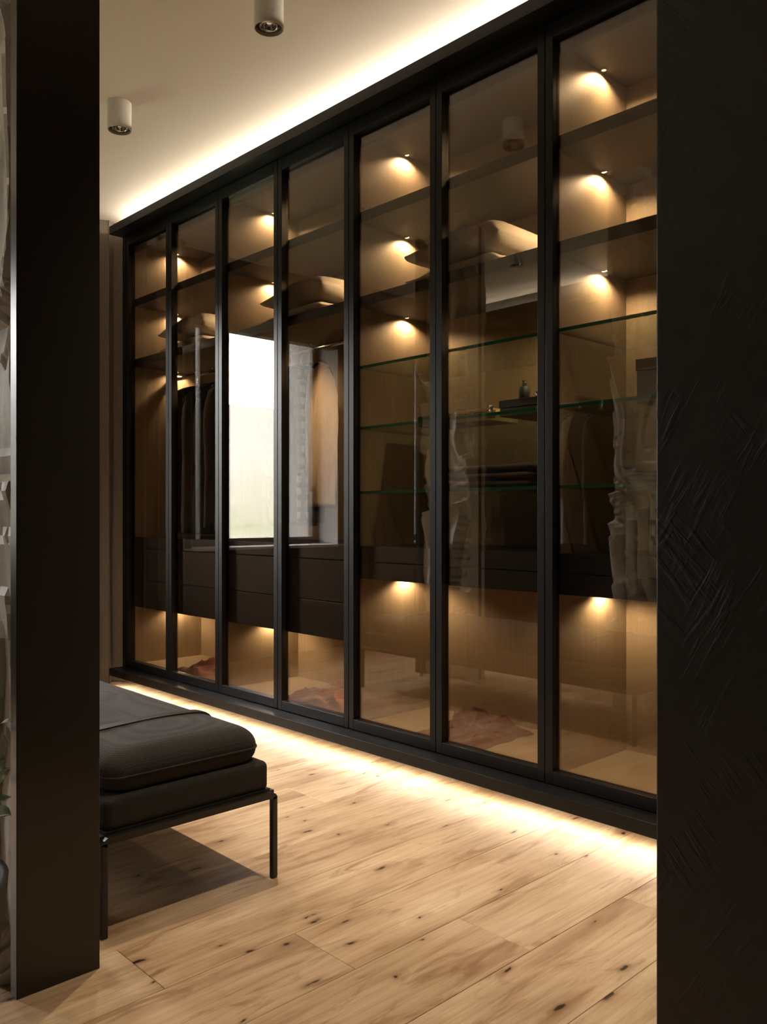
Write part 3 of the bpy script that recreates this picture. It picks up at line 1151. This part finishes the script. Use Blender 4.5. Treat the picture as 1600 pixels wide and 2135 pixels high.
def garment(name, x, y, z_rail, rot, w, length, depth, mat, label, cat, grp, seed, sleeves=0.55, flare=0.0, neck=0.06):
    c, s = math.cos(rot), math.sin(rot)

    def P(u_, v, z):
        return (x + c * u_ - s * v, y + s * u_ + c * v, z)
    zt = z_rail - 0.075
    t = empty(name, (x, y, zt - length), label, cat, grp)
    bm = bmesh.new()
    n, m = 34, 36
    rings = []
    for i in range(n + 1):
        q = i / n
        z = zt - length * q ** 1.15
        drop = (zt - z)
        # half width: neck opening, sloping shoulders, then body
        sh = min(1.0, drop / 0.075)
        hw = neck + (w / 2 - neck) * sh ** 0.75
        hw += flare * max(0, q - 0.2) - 0.03 * math.sin(math.pi * min(1, max(0, (q - 0.08) / 0.5))) * (w / 0.4)
        hd = depth * (0.35 + 0.65 * min(1, drop / 0.12)) * (1 + 0.25 * q)
        rg = []
        for k in range(m):
            a = 2 * math.pi * k / m
            ca, sa = math.cos(a), math.sin(a)
            fold = 1 + 0.30 * q * math.sin(a * 7 + seed * 3 + noise.noise(Vector((a, q * 2, seed))) * 2) * min(1, drop / 0.2)
            wv = 0.006 * noise.noise(Vector((ca * 3 + seed, sa * 3, z * 7)))
            rg.append(P(math.copysign(abs(ca) ** 0.7, ca) * (hw + wv), math.copysign(abs(sa) ** 0.8, sa) * hd * fold + wv, z))
        rings.append(rg)
    loft(bm, rings)
    build('body', bm, mat, t, smooth=True)
    for sg in (-1, 1):
        bm = bmesh.new()
        rings = []
        L_ = length * sleeves
        for i in range(19):
            q = i / 18
            u_ = sg * (w / 2 - 0.045 + 0.030 * math.sin(min(1, q * 2.2) * math.pi / 2))
            z = zt - 0.07 - L_ * q
            ra = 0.050 - 0.018 * q + 0.004 * noise.noise(Vector((q * 8, sg, seed)))
            if q < 0.12:
                ra *= 0.55 + 0.45 * q / 0.12
            rg = []
            for k in range(16):
                a = 2 * math.pi * k / 16
                wv = 0.004 * noise.noise(Vector((a, q * 9, seed + sg)))
                rg.append(P(u_ + (ra * 0.75 + wv) * math.cos(a), (ra * 0.62 + wv) * math.sin(a) + 0.01 * sg * q, z))
            rings.append(rg)
        loft(bm, rings)
        build('sleeve', bm, mat, t, smooth=True)
    if neck > 0.05:
        bm = bmesh.new()
        ring = [P(neck * math.cos(a), depth * 0.42 * math.sin(a), zt + 0.004) for a in [2 * math.pi * k / 28 for k in range(29)]]
        tube(bm, ring, 0.006, 8)
        build('collar', bm, mat, t, smooth=True)
    return t


ZR = 1.905 + 0.0115
XR = 2.745
# unit C: beige jumper in front, plaid shirt, grey shirts behind
grpC = 'clothes on the rail by the window reflection'
hangC = [(3.335, 0.42, 0.30, 0.72, 0.030, 'sweater', 'beige_jumper', 'beige knitted jumper hanging frontmost on the chrome rail', 'jumper', 0.80, -0.06),
         (3.43, 0.40, 0.28, 0.80, 0.026, 'plaid', 'plaid_shirt', 'brown plaid shirt hanging just behind the beige jumper', 'shirt', 0.6, -0.03),
         (3.51, 0.15, 0.34, 0.80, 0.024, 'grey', 'grey_shirt', 'pale grey shirt hanging behind the plaid shirt', 'shirt', 0.6, -0.02),
         (3.60, 0.05, 0.36, 0.82, 0.026, 'grey', 'grey_shirt', 'pale grey shirt hanging innermost on the rail by the jumper', 'shirt', 0.6, 0.0)]
for i, (yy, rot, w, ln, dp, mt, nm, lab, cat, sl, fl) in enumerate(hangC):
    hanger(XR, yy, ZR, rot, w - 0.09, 'black hanger carrying the ' + ['beige jumper', 'plaid shirt', 'first grey shirt behind the plaid one', 'last grey shirt on the rail'][i], 'black coat hangers')
    garment(nm, XR, yy, ZR - 0.03, rot, w, ln, dp, mt, lab, cat, grpC, 1.7 * i + 0.4, sl, fl)
grpD = 'dark clothes in the unit beside the curtain'
hangD = [(4.02, 0.06, 0.38, 0.85, 0.032, 'dark1', 'Black coat nearest on the far rail', 'coat'),
         (4.12, -0.04, 0.38, 0.83, 0.030, 'dark2', 'Dark umber jacket second on the far rail', 'jacket'),
         (4.24, 0.05, 0.38, 0.87, 0.032, 'dark1', 'Black coat third on the far rail', 'coat'),
         (4.38, 0.10, 0.385, 0.86, 0.032, 'dark2', 'Dark umber jacket fourth on the far rail', 'jacket'),
         (4.53, -0.06, 0.385, 0.87, 0.034, 'dark1', 'Black coat hanging last, by the curtain end', 'coat')]
for i, (yy, rot, w, ln, dp, mt, lab, cat) in enumerate(hangD):
    lab = lab[0].lower() + lab[1:]
    hanger(XR, yy, ZR, rot, w - 0.09, 'black hanger of the ' + lab, 'black coat hangers')
    garment('hanging_' + cat, XR, yy, ZR - 0.03, rot, w, ln, dp, mt, lab, cat, grpD, 2.3 * i + 1.1, 0.58, flare=0.02)

# ------------------------------------------------------------------ rust cloths on the wardrobe floor


def crumpled(name, x0, x1, y0, y1, z0, h, mat, label, seed):
    bm = bmesh.new()
    n, m = 44, 56
    G, Bt = [], []
    for i in range(n + 1):
        g, bt = [], []
        for j in range(m + 1):
            s, t = i / n, j / m
            a = abs(2 * s - 1)
            b_ = abs(2 * t - 1)
            edge = max(0.0, 1 - max(a, b_) ** 3)
            x = x0 + (x1 - x0) * s + 0.02 * noise.noise(Vector((s * 3, t * 3, seed)))
            y = y0 + (y1 - y0) * t + 0.03 * noise.noise(Vector((s * 3, t * 3, seed + 9)))
            rdg = 1 - abs(noise.noise(Vector((s * 2.6 + seed, t * 3.4, seed))))
            rdg2 = 1 - abs(noise.noise(Vector((s * 6 + seed, t * 7, seed + 4))))
            z = z0 + 0.004 + edge * (h * 0.75 * rdg ** 3 * (0.35 + 0.65 * math.sin(math.pi * t)) + h * 0.22 * rdg2 ** 2)
            g.append(bm.verts.new((x, y, z)))
            bt.append(bm.verts.new((x, y, z0 + 0.0005)) if False else bm.verts.new((x, y, max(z0 + 0.0005, z - 0.006))))
        G.append(g)
        Bt.append(bt)
    for i in range(n):
        for j in range(m):
            bm.faces.new((G[i][j], G[i + 1][j], G[i + 1][j + 1], G[i][j + 1]))
            bm.faces.new((Bt[i][j], Bt[i][j + 1], Bt[i + 1][j + 1], Bt[i + 1][j]))
    for i in range(n):
        bm.faces.new((G[i][0], Bt[i][0], Bt[i + 1][0], G[i + 1][0]))
        bm.faces.new((G[i][m], G[i + 1][m], Bt[i + 1][m], Bt[i][m]))
    for j in range(m):
        bm.faces.new((G[0][j], G[0][j + 1], Bt[0][j + 1], Bt[0][j]))
        bm.faces.new((G[n][j], Bt[n][j], Bt[n][j + 1], G[n][j + 1]))
    o = build(name, bm, mat, smooth=True)
    return tag(o, label, 'cloth', 'rust cloths on the wardrobe floor')


for k, lab in ((1, 'crumpled rust cloth below the glass shelves'), (2, 'crumpled rust cloth on the wardrobe floor under the jumper'), (3, 'crumpled rust cloth on the wardrobe floor by the curtain')):
    y0 = YB[k]
    ca, cb = (0.38, 0.74) if k == 1 else (0.10, 0.62)
    crumpled('rust_cloth', 2.53, 2.90, y0 + ca, y0 + cb, 0.135, 0.11, 'rust', lab, 2.0 + k * 3.1)

# ------------------------------------------------------------------ things on the glass shelves
Z2 = 1.437
Z3 = 1.155


def lidded_box(name, x0, x1, y0, y1, z0, z1, mat, label, cat='box', grp=None, lid=0.02, latch=False):
    t = empty(name, ((x0 + x1) / 2, (y0 + y1) / 2, z0), label, cat, grp)
    box('body', x0 + 0.003, x1 - 0.003, y0 + 0.003, y1 - 0.003, z0, z1 - lid - 0.002, mat, t, bevel=0.002)
    box('lid', x0, x1, y0, y1, z1 - lid, z1, mat, t, bevel=0.002)
    if latch:
        box('latch', x0 - 0.004, x0 + 0.002, (y0 + y1) / 2 - 0.012, (y0 + y1) / 2 + 0.012, z1 - lid - 0.012, z1 - lid + 0.008, 'chrome', t)
    return t


yb0 = YB[1]
lidded_box('keepsake_box', 2.64, 2.90, yb0 + 0.045, yb0 + 0.357, Z2, Z2 + 0.064, 'boxdark', 'slate card box on the middle glass shelf beside the pale wooden box', grp='boxes on the glass shelves', lid=0.03)
lidded_box('wooden_box', 2.69, 2.88, yb0 + 0.44, yb0 + 0.635, Z2, Z2 + 0.05, 'wood2', 'pale wooden flat box on the middle glass shelf', grp='boxes on the glass shelves', lid=0.015, latch=True)
lidded_box('flat_box', 2.69, 2.88, yb0 + 0.65, yb0 + 0.85, Z2, Z2 + 0.045, 'boxdark', 'flat slate box left of the pale wooden box', grp='boxes on the glass shelves', lid=0.015)
# small chrome perfume bottle and watch stand on / beside the slate box


def bottle(x, y, z, h, r, mat, label):
    t = empty('perfume_bottle', (x, y, z), label, 'bottle', 'small bottles on the glass shelf')
    bm = bmesh.new()
    lathe(bm, (x, y, z), [(r * 0.9, 0), (r, 0.004), (r, h * 0.62), (r * 0.55, h * 0.7), (r * 0.35, h * 0.72), (r * 0.35, h * 0.76)], 24)
    build('flask', bm, mat, t, smooth=True)
    bm = bmesh.new()
    lathe(bm, (x, y, z), [(r * 0.5, h * 0.76), (r * 0.5, h * 0.97), (r * 0.4, h)], 20)
    build('stopper', bm, 'chrome', t, smooth=True)


bottle(2.64, yb0 + 0.395, Z2, 0.05, 0.018, 'chrome', 'small chrome flask between the slate box and the wooden box')
bottle(2.69, yb0 + 0.27, Z2 + 0.0645, 0.075, 0.022, 'boxdark', 'black scent bottle with chrome stopper on the slate box')
bottle(2.69, yb0 + 0.19, Z2 + 0.0645, 0.035, 0.024, 'chrome', 'squat chrome jar on the slate box')


def folded_stack(x0, x1, y0, y1, z, layers, base, grp):
    for i, (th, mt, lab) in enumerate(layers):
        bm = bmesh.new()
        n = 20
        rings = []
        for a in range(n + 1):
            t = a / n
            yv = y0 + (y1 - y0) * t
            rg = []
            for k in range(24):
                an = 2 * math.pi * k / 24
                ca, sa = math.cos(an), math.sin(an)
                e = min(1, t / 0.08, (1 - t) / 0.08)
                hz = th / 2 * math.sqrt(max(0.03, 1 - (1 - e) ** 2))
                w = 0.004 * noise.noise(Vector((yv * 8, ca * 2, i * 3 + base)))
                rg.append(((x0 + x1) / 2 + math.copysign(abs(ca) ** 0.3, ca) * ((x1 - x0) / 2 + w), yv, z + th / 2 + math.copysign(abs(sa) ** 0.6, sa) * hz + (w if sa > 0.2 else 0)))
            rings.append(rg)
        loft(bm, rings)
        o = build('folded_garment', bm, mt, smooth=True)
        tag(o, lab, 'clothes', grp)
        z += th + 0.006


folded_stack(2.54, 2.90, yb0 + 0.13, yb0 + 0.60, Z3, [(0.028, 'dark1', 'black folded top at the bottom of the glass shelf stack'), (0.026, 'dark2', 'umber folded top in the middle of the glass shelf stack'),
                                                     (0.024, 'dark2', 'umber folded top uppermost on the glass shelf stack')], 1.0, 'folded tops on the lowest glass shelf')
# unit A: tall brown box on the middle glass shelf, handbag under it
ya0 = YB[0]
lidded_box('storage_box', 2.66, 2.92, ya0 + 0.42, ya0 + 0.81, Z2, Z2 + 0.152, 'boxbrown', 'tall brown card box on the middle glass shelf by the plaster wall', grp='boxes on the glass shelves', lid=0.04)
folded_stack(2.55, 2.86, ya0 + 0.42, ya0 + 0.80, Z3, [(0.034, 'dark1', 'black folded top under the umber one by the plaster wall'), (0.034, 'dark2', 'umber folded top uppermost by the plaster wall')], 6.0, 'folded tops on the lowest glass shelf')
hb = empty('handbag', (2.68, ya0 + 0.55, 0.915), 'dark brown soft handbag standing on the drawer slab by the plaster wall', 'bag')
bm = bmesh.new()
rings = []
for i in range(15):
    q = i / 14
    z = 0.9155 + 0.165 * q
    hx = 0.11 * (1 - 0.62 * q ** 2.2)
    hy = 0.20 - 0.05 * q ** 3
    rings.append([(2.68 + math.copysign(abs(math.cos(a)) ** 0.6, math.cos(a)) * hx + 0.006 * noise.noise(Vector((a, q * 4, 1))), ya0 + 0.55 + math.copysign(abs(math.sin(a)) ** 0.6, math.sin(a)) * hy, z) for a in [2 * math.pi * k / 32 for k in range(32)]])
loft(bm, rings)
build('body', bm, simple('brown_leather', (0.055, 0.036, 0.026), 0.45, bstr=0.3), hb, smooth=True)
bm = bmesh.new()
tube(bm, [(2.66, ya0 + 0.55 - 0.10 + 0.2 * t, 1.06 + 0.060 * math.sin(math.pi * t)) for t in [i / 16 for i in range(17)]], 0.006, 8)
build('handle', bm, 'strap', hb, smooth=True)

# ------------------------------------------------------------------ hall side: clothes stand and plant
st = empty('clothes_stand', (-0.44, 3.45, 0), 'black steel clothes stand in the hall, mirrored in the glass', 'clothes stand')
bm = bmesh.new()
tube(bm, [(-0.44, 3.0, 0.03), (-0.44, 3.0, 1.88)], 0.012, 10)
build('post', bm, 'steel', st, smooth=True)
bm = bmesh.new()
tube(bm, [(-0.44, 3.9, 0.03), (-0.44, 3.9, 1.88)], 0.012, 10)
build('post', bm, 'steel', st, smooth=True)
bm = bmesh.new()
tube(bm, [(-0.44, 2.96, 1.885), (-0.44, 3.94, 1.885)], 0.012, 10)
build('rail', bm, 'steel', st, smooth=True)
for yv in (3.0, 3.9):
    box('foot', -0.66, -0.22, yv - 0.015, yv + 0.015, 0.0, 0.03, 'steel', st, bevel=0.003)
for i, (yy, mt, lab) in enumerate(((3.36, 'dark2', 'dark umber coat on the hall clothes stand, nearer'), (3.55, 'grey', 'grey coat on the hall clothes stand, farther'))):
    hanger(-0.44, yy, 1.897, 0.05, 0.40, 'black hanger of the ' + lab, 'black coat hangers')
    garment('hanging_coat', -0.44, yy, 1.867, 0.05, 0.42, 0.95, 0.035, mt, lab, 'coat', 'coats on the hall clothes stand', 5 + i, 0.58)

closet = empty('glass_closet', (-0.77, 3.05, 0), 'black glass fronted closet opposite the wardrobe, mirrored in its doors', 'closet')
box('closet_body', XL + 0.002, -0.775, 1.0, 5.1, 0.0, 2.74, 'blackin', closet)
for i in range(8):
    ya_ = 1.0 + i * 0.5125
    dd = box('door', -0.773, -0.752, ya_ + 0.002, ya_ + 0.5105, 0.07, 2.70, 'blackglass', closet, bevel=0.001)
box('cornice_board', XL + 0.002, -0.70, 1.0, 5.1, 2.745, 2.79, 'black', closet)
o = box('light_strip', -0.785, -0.773, 1.0, 5.1, 2.79, 2.798, 'led', closet)
o['label'] = 'warm white light strip'
ld = bpy.data.lights.new('closet_glow', 'AREA')
ld.shape = 'RECTANGLE'
ld.size, ld.size_y = 0.010, 4.0
ld.energy, ld.color = CLOSET_W, STRIP
light_child(ld, 'closet_glow', closet, (-0.779, 3.05, 2.7995), (0, math.radians(180 + 25), 0))

px, py = 0.454, 1.79
plant = empty('potted_plant', (px, py, 0), 'dark leafy plant in a black pot beside the metal end panel', 'plant')
bm = bmesh.new()
lathe(bm, (px, py, 0), [(0.115, 0.0), (0.135, 0.01), (0.175, 0.30), (0.178, 0.345), (0.165, 0.345), (0.160, 0.31)], 40, True, False)
build('pot', bm, 'pot', plant, smooth=True)
bm = bmesh.new()
lathe(bm, (px, py, 0), [(0.158, 0.300), (0.158, 0.315)], 32)
build('soil', bm, 'lampin', plant)
rnd = random.Random(4)
for i in range(70):
    az = rnd.uniform(0, 2 * math.pi)
    el = rnd.uniform(0.55, 1.35)
    ln = rnd.uniform(0.20, 0.40)
    base = Vector((px + 0.04 * math.cos(az), py + 0.04 * math.sin(az), 0.314))
    d = Vector((math.cos(az) * math.cos(el), math.sin(az) * math.cos(el), math.sin(el)))
    side = d.cross(Vector((0, 0, 1))).normalized()
    reach = base + d * (ln * 1.4)
    if max(q.x * 0.936 - q.y * 0.353 for q in (reach, base + d * ln * 0.9 + side * 0.055, base + d * ln * 0.9 - side * 0.055)) > -0.022:
        continue
    bm = bmesh.new()
    stem_l = ln * 0.45
    tip = []
    nseg = 9
    Lf, Rt, Md = [], [], []
    for k in range(nseg + 1):
        q = k / nseg
        bend = Vector((0, 0, -0.16 * ln * q * q * 3))
        p = base + d * (stem_l + ln * q) + bend
        w = 0.055 * math.sin(math.pi * min(0.999, q * 0.97 + 0.03)) ** 0.8
        up = side.cross(d).normalized()
        Lf.append(bm.verts.new(p + side * w + up * 0.010 * w / 0.055))
        Rt.append(bm.verts.new(p - side * w + up * 0.010 * w / 0.055))
        Md.append(bm.verts.new(p))
    for k in range(nseg):
        bm.faces.new((Lf[k], Md[k], Md[k + 1], Lf[k + 1]))
        bm.faces.new((Md[k], Rt[k], Rt[k + 1], Md[k + 1]))
    lf = build('leaf', bm, 'leaf', plant, smooth=True)
    sm = lf.modifiers.new('thick', 'SOLIDIFY')
    sm.thickness = 0.0012
    bm = bmesh.new()
    tube(bm, [base, base + d * stem_l], 0.003, 6)
    build('stalk', bm, 'leaf', lf, smooth=True)
